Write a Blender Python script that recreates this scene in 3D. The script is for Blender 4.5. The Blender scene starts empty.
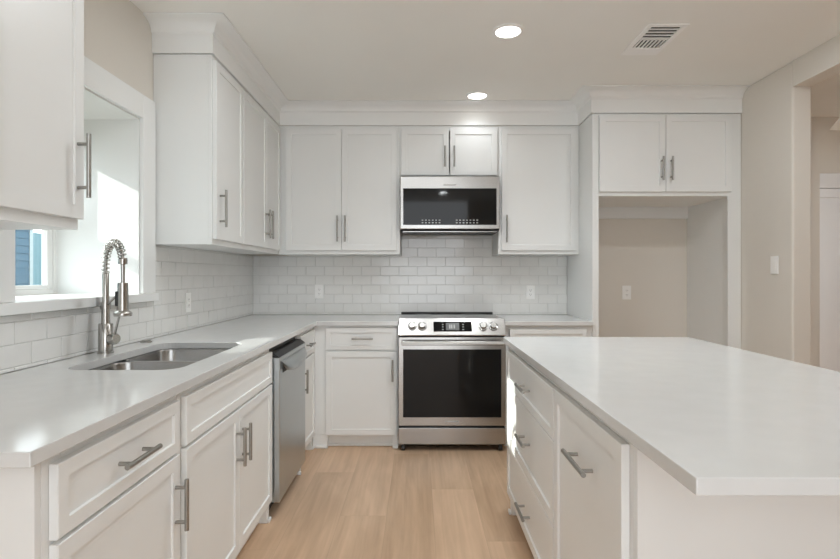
import bpy, bmesh, math, random
from mathutils import Vector, Matrix
from mathutils.geometry import tessellate_polygon
random.seed(7)
SC = bpy.context.scene
COL = SC.collection
PI = math.pi

# ------------------------------------------------------------------ camera
cam_d = bpy.data.cameras.new('camera')
cam = bpy.data.objects.new('camera', cam_d)
COL.objects.link(cam)
cam.location = (0, 0, 1.244)
cam.rotation_euler = (PI / 2, 0, 0)
cam_d.sensor_width = 36
cam_d.lens = 36 * 515 / 840
cam_d.shift_x = 2 / 840
cam_d.shift_y = -4.5 / 840
cam_d.clip_start = 0.05
SC.camera = cam

# ------------------------------------------------------------------ world, sun, exposure
world = bpy.data.worlds.new('sky')
SC.world = world
world.use_nodes = True
bg = world.node_tree.nodes['Background']
bg.inputs[0].default_value = (.975, 1.03, 1.085, 1)
bg.inputs[1].default_value = 3.3

sun_d = bpy.data.lights.new('sun', 'SUN')
sun = bpy.data.objects.new('sun', sun_d)
COL.objects.link(sun)
sun.rotation_euler = Vector((1, .225, -.51)).to_track_quat('-Z', 'Y').to_euler()
sun_d.energy = 6.5
sun_d.angle = math.radians(0.6)
sun_d.color = (1, .97, .92)

SC.view_settings.view_transform = 'Standard'
SC.view_settings.look = 'None'
SC.view_settings.gamma = 1
SC.view_settings.use_curve_mapping = False
SC.view_settings.exposure = 0.14
SC.cycles.max_bounces = 14
SC.cycles.diffuse_bounces = 8
SC.cycles.glossy_bounces = 6
SC.cycles.caustics_reflective = False
SC.cycles.sample_clamp_indirect = 6

LAMP_POWER = 6.8
CROWN_LAMP_POWER = 0.8
REAR_FILL_POWER = 7.4
RIGHT_FILL_POWER = 8.8
NEAR_FILL_POWER = 3.0
HALL_FILL_POWER = 12.0

# ------------------------------------------------------------------ materials
def principled(name, col, rough=.5, metal=0.0, spec=.5, noise=0.0, nscale=(8, 8, 8), bump=0.0, bscale=(200, 200, 200), coat=0.0):
    m = bpy.data.materials.new(name)
    m.use_nodes = True
    nt = m.node_tree
    b = nt.nodes['Principled BSDF']
    b.inputs['Base Color'].default_value = (*col, 1)
    b.inputs['Roughness'].default_value = rough
    b.inputs['Metallic'].default_value = metal
    b.inputs['Specular IOR Level'].default_value = spec
    b.inputs['Coat Weight'].default_value = coat
    tc = nt.nodes.new('ShaderNodeTexCoord')
    if noise:
        mp = nt.nodes.new('ShaderNodeMapping'); mp.inputs['Scale'].default_value = nscale
        nz = nt.nodes.new('ShaderNodeTexNoise'); nz.inputs['Scale'].default_value = 1; nz.inputs['Detail'].default_value = 5
        nt.links.new(tc.outputs['Object'], mp.inputs['Vector']); nt.links.new(mp.outputs[0], nz.inputs['Vector'])
        rp = nt.nodes.new('ShaderNodeValToRGB')
        rp.color_ramp.elements[0].position = .3; rp.color_ramp.elements[1].position = .7
        rp.color_ramp.elements[0].color = (*[c * (1 - noise) for c in col], 1)
        rp.color_ramp.elements[1].color = (*[min(1, c * (1 + noise)) for c in col], 1)
        nt.links.new(nz.outputs['Fac'], rp.inputs[0]); nt.links.new(rp.outputs[0], b.inputs['Base Color'])
    if bump:
        mp = nt.nodes.new('ShaderNodeMapping'); mp.inputs['Scale'].default_value = bscale
        nz = nt.nodes.new('ShaderNodeTexNoise'); nz.inputs['Scale'].default_value = 1; nz.inputs['Detail'].default_value = 3
        nt.links.new(tc.outputs['Object'], mp.inputs['Vector']); nt.links.new(mp.outputs[0], nz.inputs['Vector'])
        bp = nt.nodes.new('ShaderNodeBump'); bp.inputs['Strength'].default_value = bump; bp.inputs['Distance'].default_value = .002
        nt.links.new(nz.outputs['Fac'], bp.inputs['Height']); nt.links.new(bp.outputs[0], b.inputs['Normal'])
    return m

M = {}
M['cab'] = principled('white_cabinet_paint', (.79, .80, .793), .38, noise=.012, nscale=(3, 3, 3))
M['trim'] = principled('white_trim_paint', (.84, .85, .843), .4, noise=.01, nscale=(3, 3, 3))
M['wall'] = principled('greige_wall_paint', (.72, .685, .63), .85, noise=.015, nscale=(2, 2, 2), bump=.05, bscale=(160, 160, 160))
M['ceil'] = principled('greige_ceiling_paint', (.88, .88, .85), .9, noise=.012, nscale=(2, 2, 2), bump=.08, bscale=(120, 120, 120))
M['quartz'] = principled('white_quartz', (.66, .665, .66), .13, noise=.02, nscale=(14, 14, 14))
M['tile'] = principled('white_glazed_tile', (.79, .79, .775), .12, noise=.02, nscale=(9, 9, 9))
M['grout'] = principled('grey_grout', (.64, .635, .62), .9, noise=.05, nscale=(40, 40, 40))
M['steel'] = principled('brushed_stainless', (.43, .42, .405), .27, 1, noise=.04, nscale=(2, 2, 260))
M['steel_dw'] = principled('brushed_stainless_vertical', (.485, .515, .525), .30, 1, noise=.05, nscale=(2, 260, 2))
M['sinksteel'] = principled('sink_stainless', (.36, .355, .345), .27, 1, noise=.04, nscale=(120, 4, 4))
M['nickel'] = principled('brushed_nickel', (.37, .36, .335), .32, 1, noise=.04, nscale=(90, 90, 90))
M['chrome'] = principled('satin_nickel_faucet', (.50, .485, .46), .22, 1, noise=.03, nscale=(60, 60, 60))
M['blackglass'] = principled('black_glass', (.010, .010, .010), .05, spec=.22, noise=.1, nscale=(3, 3, 3))
M['black'] = principled('black_plastic', (.02, .02, .02), .45, noise=.1, nscale=(20, 20, 20))
M['darkgrey'] = principled('dark_enamel', (.06, .06, .06), .5, noise=.1, nscale=(20, 20, 20))
M['innerglass'] = principled('oven_window_glass', (.010, .0095, .009), .05, spec=.22, noise=.1, nscale=(3, 3, 3))
M['screen'] = principled('grey_display', (.16, .165, .165), .2, noise=.05, nscale=(30, 30, 30))
M['mark'] = principled('pale_print', (.40, .41, .41), .5, noise=.05, nscale=(30, 30, 30))
M['plate'] = principled('white_plastic', (.90, .90, .89), .35, noise=.01, nscale=(20, 20, 20))
M['slot'] = principled('slot_dark', (.05, .05, .05), .7, noise=.05, nscale=(20, 20, 20))
M['vent'] = principled('white_vent_enamel', (.92, .92, .91), .45, noise=.01, nscale=(20, 20, 20))
M['doorw'] = principled('white_door_paint', (.76, .76, .77), .4, noise=.01, nscale=(4, 4, 4))
M['vinyl'] = principled('white_vinyl', (.80, .80, .79), .35, noise=.01, nscale=(5, 5, 5))
M['cornerboard'] = principled('white_board_shaded', (.34, .40, .42), .7, noise=.05, nscale=(3, 3, 10))  # white board, greyed in its colour to stand for shade
M['siding'] = principled('blue_siding', (.045, .105, .16), .7, noise=.1, nscale=(3, 3, 30))
M['teal'] = principled('pale_teal_boards', (.13, .24, .28), .7, noise=.08, nscale=(3, 3, 20))
M['roof'] = principled('grey_shingle', (.10, .10, .10), .9, noise=.2, nscale=(8, 8, 8))
M['soil'] = principled('soil', (.16, .14, .10), .95, noise=.2, nscale=(4, 4, 4))

def emissive(name, col, s):
    m = bpy.data.materials.new(name); m.use_nodes = True
    nt = m.node_tree
    b = nt.nodes['Principled BSDF']
    b.inputs['Base Color'].default_value = (.8, .8, .8, 1)
    b.inputs['Emission Color'].default_value = (*col, 1)
    b.inputs['Emission Strength'].default_value = s
    return m
M['lens'] = emissive('lit_led_lens', (1, .97, .92), 6.0)

def pane_mat():
    m = bpy.data.materials.new('window_glass'); m.use_nodes = True
    nt = m.node_tree
    nt.nodes.remove(nt.nodes['Principled BSDF'])
    out = nt.nodes['Material Output']
    tr = nt.nodes.new('ShaderNodeBsdfTransparent'); tr.inputs[0].default_value = (.93, .96, .95, 1)
    gl = nt.nodes.new('ShaderNodeBsdfGlossy'); gl.inputs['Roughness'].default_value = .02
    lw = nt.nodes.new('ShaderNodeLayerWeight')
    pw = nt.nodes.new('ShaderNodeMath'); pw.operation = 'POWER'; pw.inputs[1].default_value = 5
    fr = nt.nodes.new('ShaderNodeMath'); fr.operation = 'MULTIPLY_ADD'; fr.inputs[1].default_value = .8; fr.inputs[2].default_value = .04
    nt.links.new(lw.outputs['Facing'], pw.inputs[0]); nt.links.new(pw.outputs[0], fr.inputs[0])
    mx = nt.nodes.new('ShaderNodeMixShader')
    nt.links.new(fr.outputs[0], mx.inputs[0]); nt.links.new(tr.outputs[0], mx.inputs[1]); nt.links.new(gl.outputs[0], mx.inputs[2])
    nt.links.new(mx.outputs[0], out.inputs[0])
    return m
M['pane'] = pane_mat()

def floor_mat():
    m = bpy.data.materials.new('oak_plank_floor'); m.use_nodes = True
    nt = m.node_tree; L = nt.links.new
    b = nt.nodes['Principled BSDF']; b.inputs['Roughness'].default_value = .42
    tc = nt.nodes.new('ShaderNodeTexCoord'); sep = nt.nodes.new('ShaderNodeSeparateXYZ')
    L(tc.outputs['Object'], sep.inputs[0])
    def math_(op, a, c=None):
        n = nt.nodes.new('ShaderNodeMath'); n.operation = op
        for i, v in enumerate((a, c)):
            if v is None: continue
            if isinstance(v, (int, float)): n.inputs[i].default_value = v
            else: L(v, n.inputs[i])
        return n.outputs[0]
    u = math_('DIVIDE', math_('ADD', sep.outputs['X'], .4026), .241)
    row = math_('FLOOR', u)
    fu = math_('FRACT', u)
    v = math_('SUBTRACT', math_('DIVIDE', sep.outputs['Y'], 1.5), math_('ADD', math_('MULTIPLY', row, .61), 2.66 / 1.5))
    idv = math_('FLOOR', v); fv = math_('FRACT', v)
    cmb = nt.nodes.new('ShaderNodeCombineXYZ'); L(row, cmb.inputs[0]); L(idv, cmb.inputs[1])
    wn = nt.nodes.new('ShaderNodeTexWhiteNoise'); wn.noise_dimensions = '3D'; L(cmb.outputs[0], wn.inputs['Vector'])
    # grain
    off = nt.nodes.new('ShaderNodeVectorMath'); off.operation = 'ADD'
    sc = nt.nodes.new('ShaderNodeVectorMath'); sc.operation = 'SCALE'; sc.inputs['Scale'].default_value = 20
    L(wn.outputs['Color'], sc.inputs[0]); L(tc.outputs['Object'], off.inputs[0]); L(sc.outputs[0], off.inputs[1])
    mp = nt.nodes.new('ShaderNodeMapping'); mp.inputs['Scale'].default_value = (34, 1.6, 1); L(off.outputs[0], mp.inputs[0])
    g1 = nt.nodes.new('ShaderNodeTexNoise'); g1.inputs['Scale'].default_value = 1; g1.inputs['Detail'].default_value = 6; g1.inputs['Distortion'].default_value = .5
    L(mp.outputs[0], g1.inputs['Vector'])
    mp2 = nt.nodes.new('ShaderNodeMapping'); mp2.inputs['Scale'].default_value = (8, 1.6, 1); L(off.outputs[0], mp2.inputs[0])
    g2 = nt.nodes.new('ShaderNodeTexNoise'); g2.inputs['Scale'].default_value = 1; g2.inputs['Detail'].default_value = 3; g2.inputs['Distortion'].default_value = 1.2
    L(mp2.outputs[0], g2.inputs['Vector'])
    rp = nt.nodes.new('ShaderNodeValToRGB')
    e = rp.color_ramp.elements
    e[0].position = .28; e[0].color = (.43, .285, .178, 1)
    e[1].position = .74; e[1].color = (.72, .51, .35, 1)
    mixf = math_('ADD', math_('ADD', math_('MULTIPLY', g1.outputs['Fac'], .40), math_('MULTIPLY', g2.outputs['Fac'], .40)), math_('MULTIPLY', wn.outputs['Value'], .22))
    L(mixf, rp.inputs[0])
    seam_u = math_('MAXIMUM', math_('LESS_THAN', fu, .006), math_('GREATER_THAN', fu, .994))
    seam_v = math_('LESS_THAN', fv, .0016)
    seam = math_('MAXIMUM', seam_u, seam_v)
    mx = nt.nodes.new('ShaderNodeMix'); mx.data_type = 'RGBA'
    L(math_('MULTIPLY', seam, .22), mx.inputs['Factor']); L(rp.outputs[0], mx.inputs['A']); mx.inputs['B'].default_value = (.22, .15, .10, 1)
    L(mx.outputs['Result'], b.inputs['Base Color'])
    bp = nt.nodes.new('ShaderNodeBump'); bp.inputs['Strength'].default_value = .08; bp.inputs['Distance'].default_value = .002
    L(math_('SUBTRACT', g1.outputs['Fac'], seam), bp.inputs['Height']); L(bp.outputs[0], b.inputs['Normal'])
    return m
M['floor'] = floor_mat()

# ------------------------------------------------------------------ mesh helpers
class MB:
    """collects shapes and links them as ONE mesh object"""
    def __init__(self): self.v = []; self.f = []
    def add(self, vs, fs):
        o = len(self.v); self.v += [tuple(p) for p in vs]; self.f += [tuple(i + o for i in f) for f in fs]; return self
    def bm(self, b):
        b.verts.index_update(); self.add([v.co.copy() for v in b.verts], [[v.index for v in f.verts] for f in b.faces]); b.free(); return self
    def box(self, x0, x1, y0, y1, z0, z1, bev=.0012, seg=1):
        x0, x1 = sorted((x0, x1)); y0, y1 = sorted((y0, y1)); z0, z1 = sorted((z0, z1))
        b = bmesh.new(); bmesh.ops.create_cube(b, size=1)
        for v in b.verts: v.co = Vector((x0 + (v.co.x + .5) * (x1 - x0), y0 + (v.co.y + .5) * (y1 - y0), z0 + (v.co.z + .5) * (z1 - z0)))
        if bev: bmesh.ops.bevel(b, geom=b.edges[:], offset=min(bev, .45 * min(x1 - x0, y1 - y0, z1 - z0)), segments=seg, affect='EDGES', profile=.5)
        return self.bm(b)
    def shaker(self, x0, x1, z0, z1, t=.019, rail=.057, rec=.007, y=0.0):
        """framed front facing -y: back at y, front at y-t"""
        b = bmesh.new(); bmesh.ops.create_cube(b, size=1)
        for v in b.verts: v.co = Vector((x0 + (v.co.x + .5) * (x1 - x0), y - t + (v.co.y + .5) * t, z0 + (v.co.z + .5) * (z1 - z0)))
        b.faces.ensure_lookup_table(); b.normal_update()
        fr = min(b.faces, key=lambda f: f.normal.y)
        edges = list(fr.edges)
        bmesh.ops.bevel(b, geom=edges, offset=.0018, segments=1, affect='EDGES')
        b.normal_update()
        fr = max((f for f in b.faces if f.normal.y < -.99), key=lambda f: f.calc_area())
        bmesh.ops.inset_individual(b, faces=[fr], thickness=rail, depth=0)
        bmesh.ops.inset_individual(b, faces=[fr], thickness=.0022, depth=-rec)
        return self.bm(b)
    def cyl(self, p0, p1, r0, r1=None, n=20, caps=True):
        p0 = Vector(p0); p1 = Vector(p1); r1 = r0 if r1 is None else r1
        ax = (p1 - p0).normalized(); u = ax.orthogonal().normalized(); w = ax.cross(u)
        vs = []; fs = []
        for p, r in ((p0, r0), (p1, r1)):
            for i in range(n):
                a = 2 * PI * i / n; vs.append(p + u * math.cos(a) * r + w * math.sin(a) * r)
        for i in range(n): j = (i + 1) % n; fs.append((i, j, n + j, n + i))
        if caps: fs.append(tuple(reversed(range(n)))); fs.append(tuple(range(n, 2 * n)))
        return self.add(vs, fs)
    def lathe(self, c, axis, prof, n=28):
        """prof: list of (radius, distance along axis)"""
        c = Vector(c); ax = Vector(axis).normalized(); u = ax.orthogonal().normalized(); w = ax.cross(u)
        vs = []; fs = []; k = len(prof)
        for r, h in prof:
            for i in range(n):
                a = 2 * PI * i / n; vs.append(c + ax * h + (u * math.cos(a) + w * math.sin(a)) * max(r, .00005))
        for q in range(k - 1):
            for i in range(n): j = (i + 1) % n; fs.append((q * n + i, q * n + j, (q + 1) * n + j, (q + 1) * n + i))
        fs.append(tuple(reversed(range(n)))); fs.append(tuple(range((k - 1) * n, k * n)))
        return self.add(vs, fs)
    def tube(self, pts, r, n=10):
        pts = [Vector(p) for p in pts]; rs = r if isinstance(r, (list, tuple)) else [r] * len(pts)
        t = (pts[1] - pts[0]).normalized(); u = t.orthogonal().normalized(); vs = []; fs = []
        for k, p in enumerate(pts):
            tn = (pts[min(k + 1, len(pts) - 1)] - pts[max(k - 1, 0)]).normalized()
            u = (u - tn * u.dot(tn)).normalized(); w = tn.cross(u)
            for i in range(n):
                a = 2 * PI * i / n; vs.append(p + (u * math.cos(a) + w * math.sin(a)) * rs[k])
        for k in range(len(pts) - 1):
            for i in range(n): j = (i + 1) % n; fs.append((k * n + i, k * n + j, (k + 1) * n + j, (k + 1) * n + i))
        fs.append(tuple(reversed(range(n)))); fs.append(tuple(range((len(pts) - 1) * n, len(pts) * n)))
        return self.add(vs, fs)
    def slab(self, outer, z0, z1, holes=()):
        """flat plate with holes, outline in xy"""
        loops = [outer] + list(holes)
        tris = tessellate_polygon([[Vector((x, y, 0)) for x, y in l] for l in loops])
        flat = [p for l in loops for p in l]; n = len(flat)
        vs = [(x, y, z1) for x, y in flat] + [(x, y, z0) for x, y in flat]; fs = []
        for t in tris:
            a, b_, c = (Vector(flat[i]) for i in t)
            if (b_ - a).cross(c - a) < 0: t = tuple(reversed(t))
            fs.append(tuple(t)); fs.append(tuple(n + i for i in reversed(t)))
        o = 0
        for li, l in enumerate(loops):
            k = len(l)
            area = sum(l[i][0] * l[(i + 1) % k][1] - l[(i + 1) % k][0] * l[i][1] for i in range(k))
            for i in range(k):
                a, b_ = o + i, o + (i + 1) % k
                q = (a, n + a, n + b_, b_)
                if (area < 0) == (li == 0): q = tuple(reversed(q))
                fs.append(q)
            o += k
        return self.add(vs, fs)
    def extr(self, poly, axis, a0, a1):
        """prism of a 2-D polygon along an axis; poly gives the other two coordinates in order"""
        vs = []; n = len(poly)
        for a in (a0, a1):
            for p, q in poly: vs.append({'x': (a, p, q), 'y': (p, a, q), 'z': (p, q, a)}[axis])
        fs = [tuple(range(n)), tuple(reversed(range(n, 2 * n)))] + [(i, n + i, n + (i + 1) % n, (i + 1) % n) for i in range(n)]
        return self.add(vs, fs)
    def build(self, name, mat, parent=None, smooth=None, bevel=None, loc=None):
        me = bpy.data.meshes.new(name)
        me.from_pydata(self.v, [], self.f); me.update()
        b = bmesh.new(); b.from_mesh(me); bmesh.ops.recalc_face_normals(b, faces=b.faces); b.to_mesh(me); b.free()
        me.materials.append(M[mat] if isinstance(mat, str) else mat)
        o = bpy.data.objects.new(name, me); COL.objects.link(o)
        if parent is not None: o.parent = parent
        if loc is not None: o.location = loc
        if smooth:
            me.polygons.foreach_set('use_smooth', [True] * len(me.polygons))
            me.set_sharp_from_angle(angle=math.radians(smooth))
        if bevel:
            md = o.modifiers.new('edge', 'BEVEL'); md.width = bevel; md.segments = 2; md.limit_method = 'ANGLE'; md.angle_limit = math.radians(50)
        return o

def rrect(x0, x1, y0, y1, r, n=8):
    pts = []
    for cx, cy, a0 in ((x1 - r, y1 - r, 0), (x0 + r, y1 - r, 90), (x0 + r, y0 + r, 180), (x1 - r, y0 + r, 270)):
        for i in range(n + 1):
            a = math.radians(a0 + 90 * i / n); pts.append((cx + r * math.cos(a), cy + r * math.sin(a)))
    return pts

def empty(name, loc, rz=0):
    o = bpy.data.objects.new(name, None); COL.objects.link(o)
    o.location = loc; o.rotation_euler = (0, 0, rz); o.empty_display_size = .1
    return o
def tag(o, label, cat, group=None):
    o['label'] = label; o['category'] = cat
    if group: o['group'] = group
    return o
def thing(name, label, cat, loc, rz=0, group=None): return tag(empty(name, loc, rz), label, cat, group)
def struct(o, label=None):
    o['kind'] = 'structure'
    if label: o['label'] = label
    return o

# ------------------------------------------------------------------ room shell
XL, YB, ZC = -1.39, 4.32, 2.57
FLOOR_END = -1.5
REAR_X = .9
XR, YR = 2.32, 3.19          # right wall face, its free end
RT = .12

struct(MB().box(-2.2, 6.2, FLOOR_END, 5.6, -.1, 0, 0).build('floor', 'floor'), 'light oak plank floor')
struct(MB().box(-2.2, 6.2, -1.5, 5.6, ZC, ZC + .1, 0).build('ceiling', 'ceil'), 'greige painted ceiling')
struct(MB().box(-1.80, XR + RT, YB, YB + .1, 0, ZC, 0).build('wall_back', 'wall'), 'back wall behind range')
WY0, WY1, WZ0, WZ1, WX = 1.75, 2.575, 1.11, 2.03, -1.80
struct(MB().box(WX, XL, -4, WY0, 0, ZC, 0).box(WX, XL, WY1, YB, 0, ZC, 0).box(WX, XL, WY0, WY1, 0, WZ0, 0).box(WX, XL, WY0, WY1, WZ1, ZC, 0)
       .build('wall_left', 'wall'), 'left wall with deep window recess')
struct(MB().box(XR, XR + RT, YR, YB, 0, ZC, .012, 3).build('wall_right', 'wall'), 'short greige wall right of fridge nook')
struct(MB().box(XR, XR + RT, -1.5, YR, 2.41, ZC, 0).build('beam_right', 'wall'), 'dropped header over wide opening on right')
struct(MB().extr([(XR + RT, 0), (3.37, 0), (3.37, 2.29), (3.315, 2.30), (3.54, ZC), (XR + RT, ZC)], 'y', YB, YB + .1).extr([(3.24, 2.29), (3.315, 2.30), (3.54, ZC), (3.24, ZC)], 'y', YB + .1, 4.72).build('wall_stair', 'wall'), 'hall wall with sloped stair soffit')
struct(MB().box(3.3, 6.2, 4.72, 4.82, 0, ZC, 0).build('wall_hall', 'wall'), 'hall wall around white door')
struct(MB().box(REAR_X, 6.0, -1.6, -1.5, 0, ZC, 0).box(XL, -.55, -1.6, -1.5, 0, ZC, 0).build('light_block_rear', 'wall'), 'unseen rear wall added to cut light from behind')  # unseen, added to block part of the sky light from behind
struct(MB().box(6.0, 6.1, -4, 5.6, 0, ZC, 0).build('light_block_far', 'wall'), 'unseen far right wall added to limit side light')  # unseen, added to hold back light from the right

# hall door
d = struct(empty('door_1', (3.46, 4.72, 0)), 'white interior door in the hall')
MB().shaker(.0, .80, .01, 2.03, t=.035, rail=.11, rec=.012, y=-.0).build('door_leaf', 'doorw', d)
MB().box(-.09, .0, -.03, 0, 0, 2.03, .003).box(.80, .89, -.03, 0, 0, 2.03, .003).box(-.1, .9, -.035, 0, 2.035, 2.17, .003).build('casing', 'doorw', d)

# ------------------------------------------------------------------ window on the left wall
w = struct(empty('window_1', (XL, WY0, WZ0)), 'deep white cased window over the sink')
LW, LH = WY1 - WY0, WZ1 - WZ0     # local: x = world X - XL, y = Y - WY0, z = Z - WZ0
gx = WX - XL
JT = .012
MB().box(gx, 0, 0, JT, .041, LH, 0).box(gx, 0, LW - JT, LW, .041, LH, 0).box(gx, 0, JT, LW - JT, LH - JT, LH, 0).build('jamb_lining', 'trim', w)
c = .115
MB().box(.001, .02, -.109, .004, .042, LH + c, .002).box(.001, .02, LW - .004, LW + c, .042, LH + c, .002).box(.001, .02, .0045, LW - .0045, LH - .004, LH + c, .002).build('casing', 'trim', w)
MB().slab([(gx, .0005), (.0005, .0005), (.0005, -.109), (.038, -.109), (.038, LW + c - .003), (.0005, LW + c - .003), (.0005, LW - .0005), (gx, LW - .0005)], .0005, .041).build('sill', 'trim', w, bevel=.003)
MB().box(gx - .06, gx, .0, .17, .04, LH, .002).box(gx - .06, gx, LW - .032, LW, .04, LH, .002).box(gx - .06, gx, .17, LW - .032, LH - .095, LH, .002).box(gx - .06, gx, .17, LW - .032, .04, .066, .002).build('frame', 'vinyl', w)  # hidden near stile and head widened to trim the sun patches
mid = .40
s = MB().box(gx - .028, gx - .004, .17, .204, .066, mid, .002).box(gx - .028, gx - .004, LW - .066, LW - .032, .066, mid, .002).box(gx - .028, gx - .004, .204, LW - .066, .066, .086, .002).box(gx - .028, gx - .004, .204, LW - .066, mid - .04, mid, .002).build('lower_sash', 'vinyl', w)
MB().box(gx - .018, gx - .014, .204, LW - .066, .086, mid - .04, 0).build('pane', 'pane', s)
s = MB().box(gx - .056, gx - .032, .17, .204, mid - .03, LH - .095, .002).box(gx - .056, gx - .032, LW - .066, LW - .032, mid - .03, LH - .095, .002).box(gx - .056, gx - .032, .204, LW - .066, LH - .135, LH - .095, .002).box(gx - .056, gx - .032, .204, LW - .066, mid - .03, mid + .035, .002).build('upper_sash', 'vinyl', w)
MB().box(gx - .046, gx - .042, .204, LW - .066, mid + .035, LH - .135, 0).build('pane', 'pane', s)

# outside the window: neighbouring house and fence
struct(MB().box(-24, -2.25, -8, 24, -.4, -.3, 0).build('ground', 'soil'), 'ground outside the window')
h = thing('house', 'blue lap-sided house with white corner board seen through window', 'house', (-9.0, 0, -.3))
m = MB()
for k in range(20):
    z = k * .17
    m.extr([(0, z), (.022, z), (.006, z + .168), (0, z + .168)], 'y', 0.2, 11.9)
m.v = [(x, y, z) for x, y, z in m.v]
m.box(-3, -.0005, .2, 11.9, 0, 3.45, 0)
m.build('siding', 'siding', h)
MB().box(-.02, .035, 11.9, 12.0, 0, 3.45, .003).build('corner_board', 'cornerboard', h)
MB().extr([(.3, 3.45), (.3, 3.52), (-3, 4.7), (-3, 3.45)], 'y', .0, 12.3).build('roof', 'roof', h)
f = MB()
for k in range(60):
    f.box(-12.3, -12.28, 10.0 + k * .16, 10.0 + k * .16 + .15, -.3, 2.6, .002)
tag(f.build('board_fence', 'teal'), 'pale teal board fence glimpsed beyond blue house corner', 'fence')

# ------------------------------------------------------------------ crown moulding
def sweep(path, prof, name, mat):
    """path: xy points, profile (outward offset, z); outward is to the right of travel"""
    P = [Vector(p) for p in path]; rows = []
    for i, p in enumerate(P):
        d0 = (P[i] - P[i - 1]).normalized() if i else None
        d1 = (P[i + 1] - P[i]).normalized() if i < len(P) - 1 else None
        n0 = Vector((d0.y, -d0.x)) if d0 else None; n1 = Vector((d1.y, -d1.x)) if d1 else None
        if n0 is None: mt = n1
        elif n1 is None: mt = n0
        else:
            s_ = n0 + n1; mt = s_ / (1 + n0.dot(n1))
        rows.append([(p.x + mt.x * o, p.y + mt.y * o, z) for o, z in prof])
    vs = [v for r in rows for v in r]; k = len(prof); fs = []
    for i in range(len(P) - 1):
        for j in range(k):
            a, b_ = i * k + j, i * k + (j + 1) % k
            fs.append((a, b_, b_ + k, a + k))
    fs.append(tuple(range(k))); fs.append(tuple(reversed(range((len(P) - 1) * k, len(P) * k))))
    m = MB(); m.add(vs, fs); return m.build(name, mat, smooth=35)
XU, YU, YF = -1.082, 4.0, 3.694     # upper face planes, fridge surround face
prof = [(.001, 2.404), (.012, 2.404), (.012, 2.502), (.018, 2.508)]
for i in range(9):
    a = i / 8 * PI / 2
    prof.append((.022 + .072 * (1 - math.cos(a)), 2.510 + .050 * math.sin(a)))
prof += [(.100, 2.562), (.100, ZC - .001), (.001, ZC - .001)]
cr = sweep([(XL + .001, 2.70), (XU, 2.70), (XU, YU), (1.251, YU), (1.251, YF), (XR - .001, YF)], prof, 'trim_1', 'trim')
struct(cr, 'white crown moulding along the cabinet tops')

# ------------------------------------------------------------------ handles and cabinets
_h = {}
def handle(parent, x, y, z, L=.16, vertical=True, r=.0068):
    """bar pull on a front facing -y whose front face is at y"""
    key = (round(L, 3), vertical, r)
    if key not in _h:
        m = MB(); so = -.034
        if vertical:
            m.cyl((0, so, -L / 2), (0, so, L / 2), r, n=14)
            for s_ in (-1, 1): m.cyl((0, 0, s_ * L * .34), (0, so, s_ * L * .34), r * .8, n=12)
        else:
            m.cyl((-L / 2, so, 0), (L / 2, so, 0), r, n=14)
            for s_ in (-1, 1): m.cyl((s_ * L * .34, 0, 0), (s_ * L * .34, so, 0), r * .8, n=12)
        o = m.build('handle', 'nickel', parent, smooth=40); _h[key] = o.data
    else:
        o = bpy.data.objects.new('handle', _h[key]); COL.objects.link(o); o.parent = parent
    o.location = (x, y, z); o['label'] = 'brushed nickel bar handle'
    return o

FT = .019
def front(root, kind, x0, x1, z0, z1, hx=None, hz=None, L=.16, vertical=True, rail=.057):
    o = MB().shaker(x0, x1, z0, z1, FT, rail, y=-.001).build(kind, 'cab', root)
    if hx is not None: handle(o, hx, -FT - .001, hz, L, vertical)
    return o

def carcass(root, W, z0, z1, D, top=True, y0=0.0, stiles=(.04, .04), rails=(.04, .04), mids=()):
    m = MB(); t = .018
    m.box(0, t, y0 + .0195, D, z0, z1, .0005).box(W - t, W, y0 + .0195, D, z0, z1, .0005).box(t, W - t, y0 + .0195, D, z0, z0 + t, 0).box(t, W - t, D - .006, D, z0 + t, z1, 0)
    if top: m.box(t, W - t, y0 + .0195, D, z1 - t, z1, 0)
    m.build('carcass', 'cab', root)
    f = MB()
    f.box(0, stiles[0], 0, .019, z0, z1, .0008).box(W - stiles[1], W, 0, .019, z0, z1, .0008)
    f.box(stiles[0], W - stiles[1], 0, .019, z1 - rails[1], z1, 0).box(stiles[0], W - stiles[1], 0, .019, z0, z0 + rails[0], 0)
    for kind, p, q in mids:
        if kind == 'h': f.box(stiles[0], W - stiles[1], 0, .019, p, q, 0)
        else: f.box(p, q, 0, .019, z0 + rails[0], z1 - rails[1], 0)
    f.build('face_frame', 'cab', root)

def toe(root, W, feet=(False, False)):
    MB().box(0, W, .055, .07, 0, .099, .0005).box(0, W, .040, .055, 0, .018, .006, 2).build('toe_kick', 'cab', root)
    for k, on in enumerate(feet):
        if on:
            x = 0 if k == 0 else W - .04
            m = MB().box(x, x + .04, .0, .0545, .0, .0995, .001)
            m.box(x - .0, x + .04, -.014, -.0005, 0, .02, .006, 2)
            m.build('foot', 'cab', root)

BH = .883
# ---- left run (face at X=-.757, local x -> +Y, front -> +X)
XF = -.757
RL = PI / 2
DW = abs(XL - XF) - .012
DZ0, DZ1, PZ0, PZ1 = .700, .856, .105, .690

r = thing('base_cabinet', 'white base cabinet at near end of sink run, one drawer over one door', 'cabinet', (XF, 1.035, 0), RL)
W = .580
carcass(r, W, .10, BH, DW, top=False, stiles=(.055, .05), rails=(.03, .03), mids=(('h', .685, .71),))
MB().box(-.019, -.001, 0, DW, 0, BH, .001).build('end_panel', 'cab', r)
toe(r, W)
front(r, 'drawer', .020, .559, DZ0, DZ1, .29, .778, .16, False, .045)
front(r, 'door', .020, .559, PZ0, PZ1, .559 - .028, .545, .155)

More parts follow.
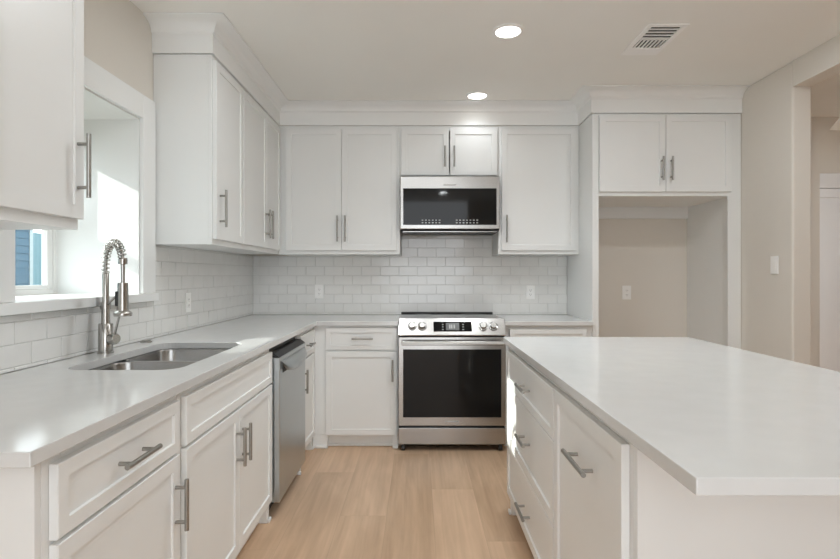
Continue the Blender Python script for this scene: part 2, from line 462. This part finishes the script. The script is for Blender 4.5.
r = thing('sink_base_cabinet', 'white double-door cabinet under the sink with a false drawer front', 'cabinet', (XF, 1.617, 0), RL)
W = 1.000
carcass(r, W, .10, BH, DW, top=False, stiles=(.04, .04), rails=(.03, .03), mids=(('h', .685, .71),))
toe(r, W, (False, True))
front(r, 'false_drawer_front', .025, .990, DZ0, DZ1, rail=.045)
front(r, 'door', .025, .5065, PZ0, PZ1, .5065 - .030, .545, .155)
front(r, 'door', .5095, .990, PZ0, PZ1, .5095 + .036, .545, .155)

r = thing('base_cabinet', 'narrow white base cabinet in the corner beyond the dishwasher', 'cabinet', (XF, 3.232, 0), RL)
W = .467
carcass(r, W, .10, BH, DW, top=False, stiles=(.03, .03), rails=(.03, .03), mids=(('h', .685, .71),))
toe(r, W, (True, True))
front(r, 'drawer', .015, .455, DZ0, DZ1, .22, .778, .14, False, .04)
front(r, 'door', .015, .455, PZ0, PZ1, .015 + .03, .565, .15)

# ---- dishwasher
r = thing('dishwasher', 'stainless steel dishwasher between white cabinets under counter', 'dishwasher', (XF, 2.622, 0), RL)
W = .604
MB().box(.004, W - .004, .012, .57, .10, .868, .002).build('tub', 'darkgrey', r)
m = MB().box(.004, W - .004, -.052, .006, .083, .822, .004, 2)
dr = m.build('door', 'steel_dw', r)
MB().extr([(-.050, .823), (.008, .823), (.008, .845), (-.020, .845)], 'x', .004, W - .004).build('control_strip', 'black', r)['label'] = 'black control strip on top edge'
# bulging pocket handle
m = MB(); n = 18; vs = []; fs = []
K = 10
for i in range(n + 1):
    x = .03 + (W - .06) * i / n; e = math.sin(PI * i / n) ** .25
    for j in range(K):
        a = j / (K - 1)
        yy = -.0525 - .036 * e * math.sin(a * PI * .62)
        zz = .806 - .075 * e * a - .006
        vs.append((x, yy, zz))
for i in range(n):
    for j in range(K - 1):
        q = i * K + j; fs.append((q, q + 1, q + K + 1, q + K))
m.add(vs, fs)
o = m.build('handle', 'steel_dw', r, smooth=60); md = o.modifiers.new('s', 'SOLIDIFY'); md.thickness = .003
MB().box(.06, W - .06, -.0535, -.0522, .735, .785, 0).build('pocket', 'black', r)
MB().box(.01, W - .01, .03, .05, .0, .082, .001).build('toe_panel', 'black', r)
MB().box(W - .03, W - .012, -.03, .028, .0, .024, .006, 2).build('levelling_foot', 'plate', r)

# ---- back run, face Y=3.70
YFB = 3.70
DB = YB - YFB - .012
r = thing('base_cabinet', 'white one-drawer base cabinet just left of the range', 'cabinet', (-.755, YFB, 0))
W = .612
carcass(r, W, .10, BH, DB, top=False, stiles=(.10, .03), rails=(.03, .03), mids=(('h', .685, .71),))
toe(r, W, (False, True))
front(r, 'drawer', .094, .604, DZ0 + .008, DZ1 + .010, .36, .792, .15, False, .045)
front(r, 'door', .096, .604, .098, .698, .604 - .03, .565, .155)
MB().box(.0, .105, .0, .0545, 0, .0995, .001).box(.021, .105, -.014, -.0005, 0, .02, .006, 2).build('foot', 'cab', r)

r = thing('base_cabinet', 'white base cabinet right of the range, mostly behind the island', 'cabinet', (.622, YFB, 0))
W = .627
carcass(r, W, .10, BH, DB, top=False, stiles=(.03, .04), rails=(.03, .03), mids=(('h', .685, .71),))
toe(r, W)
front(r, 'drawer', .035, .585, DZ0, DZ1, .31, .745, .15, False, .045)
front(r, 'door', .035, .3085, PZ0, PZ1, .28, .565, .155)
front(r, 'door', .3115, .585, PZ0, PZ1, .34, .565, .155)

# ---- worktops
ZT0, ZT1 = .884, .914
CX = -.722
o = MB().slab([(XL + .0085, .959), (CX, .959), (CX, 3.663), (-.1415, 3.663), (-.1415, YB - .0085), (XL + .0085, YB - .0085)], ZT0, ZT1, [rrect(-1.25, -.84, 1.79, 2.52, .075)]).build('worktop', 'quartz', bevel=.002)
tag(o, 'L-shaped white quartz worktop around the sink and left corner', 'countertop')
o = MB().box(.6205, 1.249, 3.663, YB - .0085, ZT0, ZT1, .002, 2).build('worktop', 'quartz')
tag(o, 'short white quartz worktop between the range and fridge panel', 'countertop')

# ---- sink
r = thing('sink', 'stainless undermount double-bowl sink below the faucet', 'sink', (-1.045, 2.155, .884))
def bowl(y0, y1):
    m = MB(); vs = []; fs = []
    rings = [(rrect(-.215, .215, y0 - .012, y1 + .012, .08), -.001), (rrect(-.199, .199, y0, y1, .07), -.001), (rrect(-.196, .196, y0 + .003, y1 - .003, .068), -.01),
             (rrect(-.19, .19, y0 + .008, y1 - .008, .065), -.165), (rrect(-.165, .165, y0 + .03, y1 - .03, .06), -.195), (rrect(-.04, .04, (y0 + y1) / 2 - .04, (y0 + y1) / 2 + .04, .039), -.199)]
    k = len(rings[0][0])
    for ring, z in rings: vs += [(x, y, z) for x, y in ring]
    for q in range(len(rings) - 1):
        for i in range(k): j = (i + 1) % k; fs.append((q * k + i, q * k + j, (q + 1) * k + j, (q + 1) * k + i))
    m.add(vs, fs)
    o = m.build('bowl', 'sinksteel', r, smooth=50)
    MB().lathe((0, (y0 + y1) / 2, -.203), (0, 0, 1), [(.042, 0), (.045, .004), (.040, .006), (.036, .003), (.0, .003)], 24).build('drain', 'chrome', o, smooth=50)
bowl(-.353, -.012); bowl(.012, .353)

# ---- faucet
r = thing('faucet', 'tall brushed nickel spring faucet behind the sink', 'faucet', (-1.322, 2.18, .914))
MB().lathe((0, 0, 0), (0, 0, 1), [(.031, 0), (.031, .006), (.0275, .008), (.0275, .122), (.025, .125)], 28).build('base', 'chrome', r, smooth=40)
MB().lathe((0, 0, .124), (0, 0, 1), [(.017, 0), (.016, .065), (.019, .068), (.019, .085), (.0135, .088), (.0135, .215), (.011, .22)], 24).build('stem', 'chrome', r, smooth=40)
dv = Vector((.130, -.100, 0)); R = dv.length / 2; dn = dv.normalized()
arc = [Vector((0, 0, .335 + i * .012)) for i in range(4)]
c0 = dn * R + Vector((0, 0, .376))
for i in range(31):
    a = PI - (PI - .16) * i / 30; arc.append(c0 + dn * (R * math.cos(a)) + Vector((0, 0, R * 1.06 * math.sin(a))))
MB().tube(arc, .0065, 10).build('hose', 'nickel', r, smooth=60)
# spring coil around the hose
def resample(P, n):
    Ls = [0]
    for a, b_ in zip(P, P[1:]): Ls.append(Ls[-1] + (b_ - a).length)
    out = []; k = 0
    for i in range(n):
        t = Ls[-1] * i / (n - 1)
        while k < len(Ls) - 2 and Ls[k + 1] < t: k += 1
        out.append(P[k].lerp(P[k + 1], (t - Ls[k]) / max(1e-9, Ls[k + 1] - Ls[k])))
    return out
TURNS = 17; N = TURNS * 14
C = resample(arc, N); side = dn.cross(Vector((0, 0, 1))); hel = []
for i, p in enumerate(C):
    tn = (C[min(i + 1, N - 1)] - C[max(i - 1, 0)]).normalized(); u = side; w_ = tn.cross(u)
    a = 2 * PI * i / 14; hel.append(p + (u * math.cos(a) + w_ * math.sin(a)) * .0145)
MB().tube(hel, .0028, 7).build('spring', 'chrome', r, smooth=60)
e = dv
sp = MB().lathe(e + Vector((0, 0, .392)), (0, 0, -1), [(.010, -.004), (.0165, -.002), (.0165, .018), (.0085, .02), (.0075, .092), (.0185, .093), (.0195, .10), (.0215, .205), (.031, .211), (.034, .218), (.032, .228), (.0, .228)], 24).build('spray_head', 'chrome', r, smooth=40)
MB().box(-.006, .006, -.004, .004, -.03, .03, .003, 2).build('spray_trigger', 'black', sp, loc=tuple(e + Vector((-.016, -.016, .235))))
MB().tube([Vector((0, 0, .20)), Vector((0, 0, .20)) + (e * .25) + Vector((0, 0, .016)), e + Vector((0, 0, .262)) - dn * .019], .0048, 10).lathe((0, 0, .185), (0, 0, 1), [(.0205, 0), (.0205, .03)], 20).build('holder_arm', 'chrome', r, smooth=40)
k = Vector((.92, -.39, 0)).normalized()
m = MB().lathe(k * .024 + Vector((0, 0, .062)), k, [(.014, 0), (.015, .010), (.0225, .012), (.0235, .034), (.019, .042), (.0, .042)], 22)
hb = k * .052 + Vector((0, 0, .07))
m.tube([hb, hb + Vector((.008, .0, .035)), hb + Vector((.026, .0, .105))], [.005, .0048, .0042], 10)
m.build('lever', 'chrome', r, smooth=40)

o = MB().lathe((-1.335, 2.53, .914), (0, 0, 1), [(.027, 0), (.027, .004), (.023, .007), (.018, .006), (.018, .009), (.0, .009)], 24).build('disposal_button', 'nickel', smooth=40)
tag(o, 'small round nickel disposal button on worktop behind sink', 'button')

# ------------------------------------------------------------------ backsplash
TW, TH, G = .1557, .0777, .0022
# rows in world z
rows = []
z = .928 - TH
while z < 1.62:
    rows.append((max(z, .9137), z + TH)); z += TH
def tile_box(m, org, ua, na, u0, u1, z0, z1, t=.008):
    """bevelled tile; org + ua*u is along the wall, na points into the room"""
    if u1 - u0 < .006 or z1 - z0 < .006: return
    b = .0016
    t1, t2 = random.gauss(0, .0006), random.gauss(0, .0006)
    def P(u, z_, n):
        cu, cz = (u - (u0 + u1) / 2) / TW, (z_ - (z0 + z1) / 2) / TH
        p = org + ua * u + na * (n + (t1 * cu * 2 + t2 * cz * 2 if n > .004 else 0)); return (p.x, p.y, p.z + z_)
    g = G / 2
    a0, a1, c0_, c1 = u0 + g, u1 - g, z0 + g, z1 - g
    vs = [P(a0, c0_, .002), P(a1, c0_, .002), P(a1, c1, .002), P(a0, c1, .002),
          P(a0, c0_, t - b), P(a1, c0_, t - b), P(a1, c1, t - b), P(a0, c1, t - b),
          P(a0 + b, c0_ + b, t), P(a1 - b, c0_ + b, t), P(a1 - b, c1 - b, t), P(a0 + b, c1 - b, t)]
    fs = []
    for q in (0, 4):
        for i in range(4): j = (i + 1) % 4; fs.append((q + i, q + j, q + 4 + j, q + 4 + i))
    fs.append((8, 9, 10, 11))
    m.add(vs, fs)
def wall_tiles(m, org, ua, na, spans, phase):
    for k, (z0, z1) in enumerate(rows):
        ph = phase + (TW / 2 if k % 2 == 0 else 0)
        for a0, a1, zb, zt in spans:
            zz0, zz1 = max(z0, zb), min(z1, zt)
            if zz1 - zz0 < .006: continue
            n0 = math.floor((a0 - ph) / TW)
            u = ph + n0 * TW
            while u < a1:
                tile_box(m, org, ua, na, max(u, a0), min(u + TW, a1), zz0, zz1); u += TW
r = thing('backsplash', 'white glossy subway tile backsplash on back wall behind the range', 'backsplash', (XL, YB, .914))
m = MB()
wall_tiles(m, Vector((-XL, 0, -.914)), Vector((1, 0, 0)), Vector((0, -1, 0)), [(XL + .009, 1.2495, .9135, .928 + 6 * TH), (XL + .009, -.139, .928 + 6 * TH, 1.404), (-.139, .619, .928 + 6 * TH, 1.57), (.619, 1.2495, .928 + 6 * TH, 1.404)], .1535)
m.build('tiles', 'tile', r)
MB().box(.009, 2.6395, -.0045, -.0005, .001, .49, 0).box(1.252, 2.008, -.0045, -.0005, .49, .656, 0).build('grout', 'grout', r)
r = thing('backsplash', 'white glossy subway tile backsplash on left wall under window', 'backsplash', (XL, YB, .914))
m = MB()
wall_tiles(m, Vector((0, -YB, -.914)), Vector((0, 1, 0)), Vector((1, 0, 0)), [(1.0, 2.692, .9135, 1.108), (2.692, YB - .0005, .9135, 1.404)], YB - .009 + .023)
m.build('tiles', 'tile', r)
MB().box(.0005, .0045, 1.0 - YB, -.0005, .001, .194, 0).box(.0005, .0045, 2.693 - YB, -.0005, .194, .49, 0).build('grout', 'grout', r)

# ------------------------------------------------------------------ range
r = thing('range', 'stainless steel slide-in electric range with black glass oven door', 'range', (.24, 3.627, 0))
HW = .3785
MB().box(-HW, HW, .05, .655, .05, .905, .002).build('body', 'darkgrey', r)
ct = MB().box(-HW, HW, .065, .645, .906, .926, .002).build('cooktop', 'blackglass', r)
m = MB()
for x, y, rr in ((-.2, .22, .10), (.2, .22, .085), (-.2, .48, .075), (.2, .48, .10), (0, .36, .06)):
    for q in (rr, rr * .97):
        n = 40; pts = [(x + q * math.cos(2 * PI * i / n), y + q * math.sin(2 * PI * i / n), .9265) for i in range(n + 1)]
        m.tube(pts, .0008, 4)
m.build('burner_rings', 'mark', ct)
MB().box(-HW, HW, .636, .676, .905, .936, .003, 2).build('rear_trim', 'black', r)
# slanted control panel
cp = MB().extr([(-.004, .822), (.060, .935), (.070, .936), (.075, .905), (.07, .815), (.0, .815)], 'x', -HW, HW).build('control_panel', 'steel', r, bevel=.002)
nrm = Vector((0, -.113, .064)).normalized(); upv = Vector((0, .064, .113)).normalized()
def on_panel(x, s, d): return Vector((x, -.004, .822)) + upv * s + nrm * d
PL = math.hypot(.064, .113)
def panel_box(x0, x1, s0, s1, d0, d1):
    vs = [on_panel(x, s_, d_) for d_ in (d0, d1) for s_ in (s0, s1) for x in (x0, x1)]
    return vs, [(0, 1, 3, 2), (4, 6, 7, 5), (0, 4, 5, 1), (2, 3, 7, 6), (0, 2, 6, 4), (1, 5, 7, 3)]
dsp = MB().add(*panel_box(-.130, .140, .027, .101, .0003, .003)).build('display', 'blackglass', r)
MB().add(*panel_box(-.042, .052, .035, .092, .0031, .0038)).build('screen', 'screen', dsp)
m = MB()
for x0 in (-.020, -.006, .012): MB().add(*panel_box(x0, x0 + .010, .048, .078, .0039, .0042)).build('display_digit', 'mark', dsp)
for x0 in (-.070, .074):
    for s0 in (.038, .058, .076): MB().add(*panel_box(x0, x0 + .012, s0, s0 + .005, .0031, .0036)).build('touch_key', 'mark', dsp)
for x in (-.2815, -.2105, .2225, .2945):
    kb = MB().lathe(on_panel(x, .066, .0005), nrm, [(.029, 0), (.029, .004), (.0235, .005), (.0225, .022), (.019, .026), (.0, .026)], 26).build('knob', 'steel', r, smooth=40)
    MB().lathe(on_panel(x, .066, .0002), nrm, [(.032, 0), (.032, .003), (.029, .0035)], 26).build('knob_bezel', 'black', r, smooth=40)
    MB().add(*[[p + Vector((x, 0, 0)) for p in panel_box(-.004, .004, .046, .086, .026, .032)[0]], panel_box(0, 1, 0, 1, 0, 1)[1]]).build('grip', 'steel', kb)
# oven door
dr = MB().box(-HW, HW, .0, .045, .181, .806, .004, 2).build('oven_door', 'steel', r)
MB().box(-.345, .346, -.004, .0005, .242, .720, .001).build('glass', 'blackglass', dr)
MB().box(-.285, .285, -.0052, -.0035, .30, .66, 0).build('oven_window', 'innerglass', dr)
hm = MB().extr([(-.062, .762), (-.055, .783), (-.042, .786), (-.036, .774), (-.042, .758), (-.055, .755)], 'x', -.355, .355)
for x in (-.335, .335): hm.box(x - .012, x + .012, -.045, .0, .762, .782, .002)
hm.build('handle', 'steel', dr, bevel=.003)
MB().box(-.048, .048, -.003, .0005, .206, .216, .001).build('nameplate', 'nickel', dr)
MB().box(-HW, HW, .004, .045, .048, .166, .004, 2).build('storage_drawer', 'steel', r)
MB().box(-HW + .01, HW - .01, .03, .049, .160, .185, 0).build('gap_filler', 'black', r)
for x in (-.345, .345):
    MB().cyl((x - .012, .03, .019), (x + .012, .03, .019), .019, n=20).box(x - .008, x + .008, .015, .045, .025, .049, .001).build('wheel', 'black', r, smooth=40)

# ------------------------------------------------------------------ microwave
r = thing('microwave', 'stainless over-the-range microwave with black glass front', 'microwave', (.2425, 3.918, 1.575))
HWm = .380
MB().box(-HWm, HWm, .03, .385, .018, .422, .003).build('body', 'steel', r)
dr = MB().box(-HWm, HWm, .0, .029, .018, .422, .006, 3).build('front_panel', 'steel', r)
gl = MB().box(-.355, .355, -.004, -.0002, .050, .328, .001).build('glass', 'blackglass', r)
MB().box(-.30, .24, -.0052, -.0035, .10, .300, 0).build('viewing_window', 'innerglass', gl)
m = MB()
for base, cnt in ((-.215, 6), (.045, 7)):
    for i in range(cnt):
        for z0 in (.062, .082): MB().box(base + i * .026, base + i * .026 + .013, -.0056, -.0038, z0, z0 + .008, 0).build('touch_key', 'mark', gl)
MB().box(-.048, .045, -.003, .0005, .350, .359, .001).build('nameplate', 'nickel', dr)
MB().extr([(.0, .017), (.38, .017), (.38, .0), (.05, .0), (.01, .010)], 'x', -HWm + .004, HWm - .004).build('underside_vent', 'black', r)
MB().box(-.36, .36, .012, .05, -.003, .004, .001).build('vent_lip', 'steel', r)

# ------------------------------------------------------------------ upper cabinets
UZ0, UZ1, VD0, VD1 = 1.405, 2.402, 1.434, 2.375
def upper(label, loc, rz, W, doors, D, z0=UZ0, z1=UZ1, d0=VD0, d1=VD1, L=.20, hz=None, stiles=(.04, .04)):
    r = thing('upper_cabinet', label, 'cabinet', (loc[0], loc[1], z0), rz)
    carcass(r, W, 0, z1 - z0, D, stiles=stiles)
    for x0, x1, hx in doors:
        front(r, 'door', x0, x1, d0 - z0, d1 - z0, hx, (hz if hz else d0 + .166) - z0, L)
    return r
DUL = abs(XL - XU) - .002
upper('white upper cabinet in the foreground, left of the window', (XU, 1.262, 0), RL, .377, [(.006, .3765, .3765 - .03)], DUL, z0=1.388, d0=1.420, hz=1.585)
upper('white single-door upper cabinet beside the window casing', (XU, 2.701, 0), RL, .438, [(.014, .434, .060)], DUL)
upper('white two-door corner upper cabinet on the left wall', (XU, 3.141, 0), RL, .858, [(.004, .4755, .4755 - .030), (.4785, .836, .4785 + .036)], DUL)
DUB = YB - YU - .002
upper('white two-door upper cabinet on back wall left of microwave', (-1.080, YU, 0), 0, .939, [(.058, .4875, .4875 - .028), (.4905, .916, .4905 + .028)], DUB, stiles=(.075, .04))
upper('short white two-door cabinet right above the microwave', (-.139, YU, 0), 0, .762, [(.011, .378, .378 - .032), (.386, .751, .386 + .032)], DUB, z0=2.003, d0=2.014, L=.16, hz=2.155)
upper('white single-door upper cabinet between microwave and fridge surround', (.625, YU, 0), 0, .625, [(.022, .598, .022 + .036)], DUB, L=.21)

# ---- fridge surround
r = thing('fridge_surround', 'tall white fridge surround with two doors above empty nook', 'cabinet', (1.251, YF, 0))
DF = YB - YF - .002
MB().box(0, .019, .0, DF, 0, UZ1, .001).build('side_panel', 'cab', r)
MB().box(1.005, 1.024, .0195, DF, 0, UZ1, .001).build('side_panel', 'cab', r)
MB().box(.0195, .045, 0, .019, 0, UZ1, .001).box(.972, 1.066, 0, .019, 0, UZ1, .001).box(.045, .972, 0, .019, 1.81, 1.85, .0005).box(.045, .972, 0, .019, 2.37, UZ1, .0005).build('face_frame', 'cab', r)
MB().box(.0195, 1.0045, .0195, DF, 1.81, 1.828, 0).box(.0195, 1.0045, .0195, DF, UZ1 - .018, UZ1, 0).box(.0195, 1.0045, DF - .006, DF, 1.828, UZ1 - .018, 0).build('over_fridge_box', 'cab', r)
MB().box(.0195, 1.0045, DF - .018, DF, 1.716, 1.8095, .0005).build('cleat', 'cab', r)
front(r, 'door', .046, .516, 1.838, 2.384, .516 - .030, 2.0, .17)
front(r, 'door', .520, .988, 1.838, 2.384, .520 + .032, 2.0, .17)

# ------------------------------------------------------------------ island
XI = .485
RI = -PI / 2
DI = .60
r = thing('island_drawer_cabinet', 'white three-drawer cabinet at far end of the island', 'cabinet', (XI, 2.705, 0), RI)
W = .938
carcass(r, W, .10, BH, DI, top=False, stiles=(.03, .02), rails=(.02, .03))
toe(r, W, (True, False))
front(r, 'drawer', .012, .932, .674, .852, .51, .762, .16, False, .045)
front(r, 'drawer', .012, .932, .376, .670, .51, .538, .16, False, .057)
front(r, 'drawer', .012, .932, .108, .372, .51, .235, .16, False, .057)
r = thing('island_pullout_cabinet', 'white tall-front pull-out cabinet at near end of island', 'cabinet', (XI, 1.766, 0), RI)
W = .608
carcass(r, W, .10, BH, DI, top=False, stiles=(.02, .04), rails=(.02, .03))
toe(r, W)
front(r, 'pullout_front', .006, .588, .108, .856, .33, .722, .19, False)
r = thing('island_panelling', 'plain white end and back panels of the island', 'panel', (XI, 1.138, 0))
MB().box(0, .625, 0, .019, 0, BH, .001).build('end_panel', 'cab', r)
MB().box(.606, .625, .0195, 1.567, 0, BH, .001).build('back_panel', 'cab', r)
o = MB().box(.453, 1.437, .838, 2.742, ZT0, ZT1, .002, 2).build('worktop', 'quartz')
tag(o, 'large white quartz worktop on the island', 'countertop')

# ------------------------------------------------------------------ outlets and switch
def plate(name, label, loc, rz, switch=False, group=None, mat='plate'):
    """plate on a wall, facing -y before rotation"""
    r = thing(name, label, 'switch' if switch else 'outlet', loc, rz, group)
    MB().box(-.036, .036, -.006, -.0005, -.058, .058, .002, 2).build('cover_plate', mat, r)
    if switch:
        MB().box(-.016, .016, -.009, -.006, -.034, .034, .0015).build('rocker', mat, r)
    else:
        MB().box(-.017, .017, -.0085, -.006, -.034, .034, .0015).build('receptacle', mat, r)
        m = MB()
        for zc in (-.018, .018):
            m.box(-.0075, -.0055, -.0089, -.0084, zc - .004, zc + .006, 0).box(.0055, .0075, -.0089, -.0084, zc - .004, zc + .006, 0).cyl((0, -.0089, zc - .010), (0, -.0084, zc - .010), .0022, n=10)
        m.build('slots', 'slot', r)
    return r
plate('outlet', 'white outlet on tiles above worktop left of the range', (-.826, YB - .0085, 1.105), 0)
plate('outlet', 'white outlet on tiles between range and fridge surround', (.94, YB - .0085, 1.10), 0)
plate('outlet', 'white outlet on the left wall tiles beyond the sink', (XL + .0085, 3.088, 1.079), RL)
plate('outlet', 'white outlet on greige wall inside the fridge nook', (1.749, YB, 1.097), 0)
plate('light_switch', 'white rocker switch on greige wall right of fridge nook', (XR, 3.347, 1.309), RI, True)

# ------------------------------------------------------------------ ceiling lights and vent
for (x, y, lab) in ((.488, 2.79, 'round lit recessed ceiling light nearer the vent'), (.436, 3.79, 'round lit recessed ceiling light above the range by crown moulding')):
    r = thing('ceiling_light', lab, 'ceiling light', (x, y, ZC), 0, 'recessed ceiling lights')
    MB().lathe((0, 0, -.0005), (0, 0, -1), [(.082, 0), (.082, .006), (.076, .010), (.068, .011), (.066, .004), (.066, .0)], 40).build('trim_ring', 'vent', r, smooth=40)
    MB().lathe((0, 0, -.001), (0, 0, -1), [(.066, 0), (.066, .006), (.05, .009), (.0, .0095)], 40).build('lens', 'lens', r, smooth=40)
    ld = bpy.data.lights.new('lamp', 'AREA'); ld.shape = 'DISK'; ld.size = .12; ld.energy = LAMP_POWER if y < 3 else CROWN_LAMP_POWER; ld.color = (.92, .97, 1); ld.spread = math.radians(125)
    lo = bpy.data.objects.new('lamp', ld); COL.objects.link(lo); lo.parent = r; lo.location = (0, 0, -.014)
# added fill lights, unseen, evening out the brightness of kitchen and hall
for (x, y, p) in ((-.25, 2.28, REAR_FILL_POWER), (1.75, 2.28, RIGHT_FILL_POWER), (4.3, 3.3, HALL_FILL_POWER), (.3, 1.4, NEAR_FILL_POWER), (.4, -.4, NEAR_FILL_POWER), (1.5, .3, NEAR_FILL_POWER)):
    r = thing('ceiling_light', 'added unseen recessed fill light for even brightness', 'ceiling light', (x, y, ZC), 0, 'recessed ceiling lights')
    MB().lathe((0, 0, -.0005), (0, 0, -1), [(.082, 0), (.082, .006), (.076, .010), (.068, .011), (.066, .004), (.066, .0)], 40).build('trim_ring', 'vent', r, smooth=40)
    MB().lathe((0, 0, -.001), (0, 0, -1), [(.066, 0), (.066, .006), (.05, .009), (.0, .0095)], 40).build('lens', 'lens', r, smooth=40)
    ld = bpy.data.lights.new('lamp', 'AREA'); ld.shape = 'DISK'; ld.size = .12; ld.energy = p; ld.color = (.92, .97, 1)
    lo = bpy.data.objects.new('lamp', ld); COL.objects.link(lo); lo.parent = r; lo.location = (0, 0, -.014)
r = thing('ceiling_vent', 'white rectangular ceiling air vent with dark louvres', 'vent', (1.323, 2.90, ZC))
hw, hd = .108, .19
m = MB().box(-hw, hw, -hd, -hd + .03, -.009, -.0005, .003).box(-hw, hw, hd - .095, hd, -.009, -.0005, .003).box(-hw, -hw + .03, -hd + .03, hd - .095, -.009, -.0005, .003).box(hw - .03, hw, -hd + .03, hd - .095, -.009, -.0005, .003)
m.build('frame', 'vent', r)
MB().box(-hw + .03, hw - .03, -hd + .03, hd - .095, -.002, -.0007, 0).build('duct_opening', 'slot', r)
m = MB()
for k in range(4):
    y = -hd + .048 + k * .034
    m.extr([(y, -.008), (y + .012, -.0085), (y + .016, -.003), (y + .004, -.0025)], 'x', -hw + .03, hw - .03)
yy = -hd + .03 + .145
m.box(-hw + .03, hw - .03, yy, yy + .008, -.008, -.002, 0)
for k in range(7):
    x = -hw + .036 + k * .022
    m.box(x, x + .008, yy + .008, hd - .095, -.008, -.002, 0)
m.build('louvres', 'vent', r)
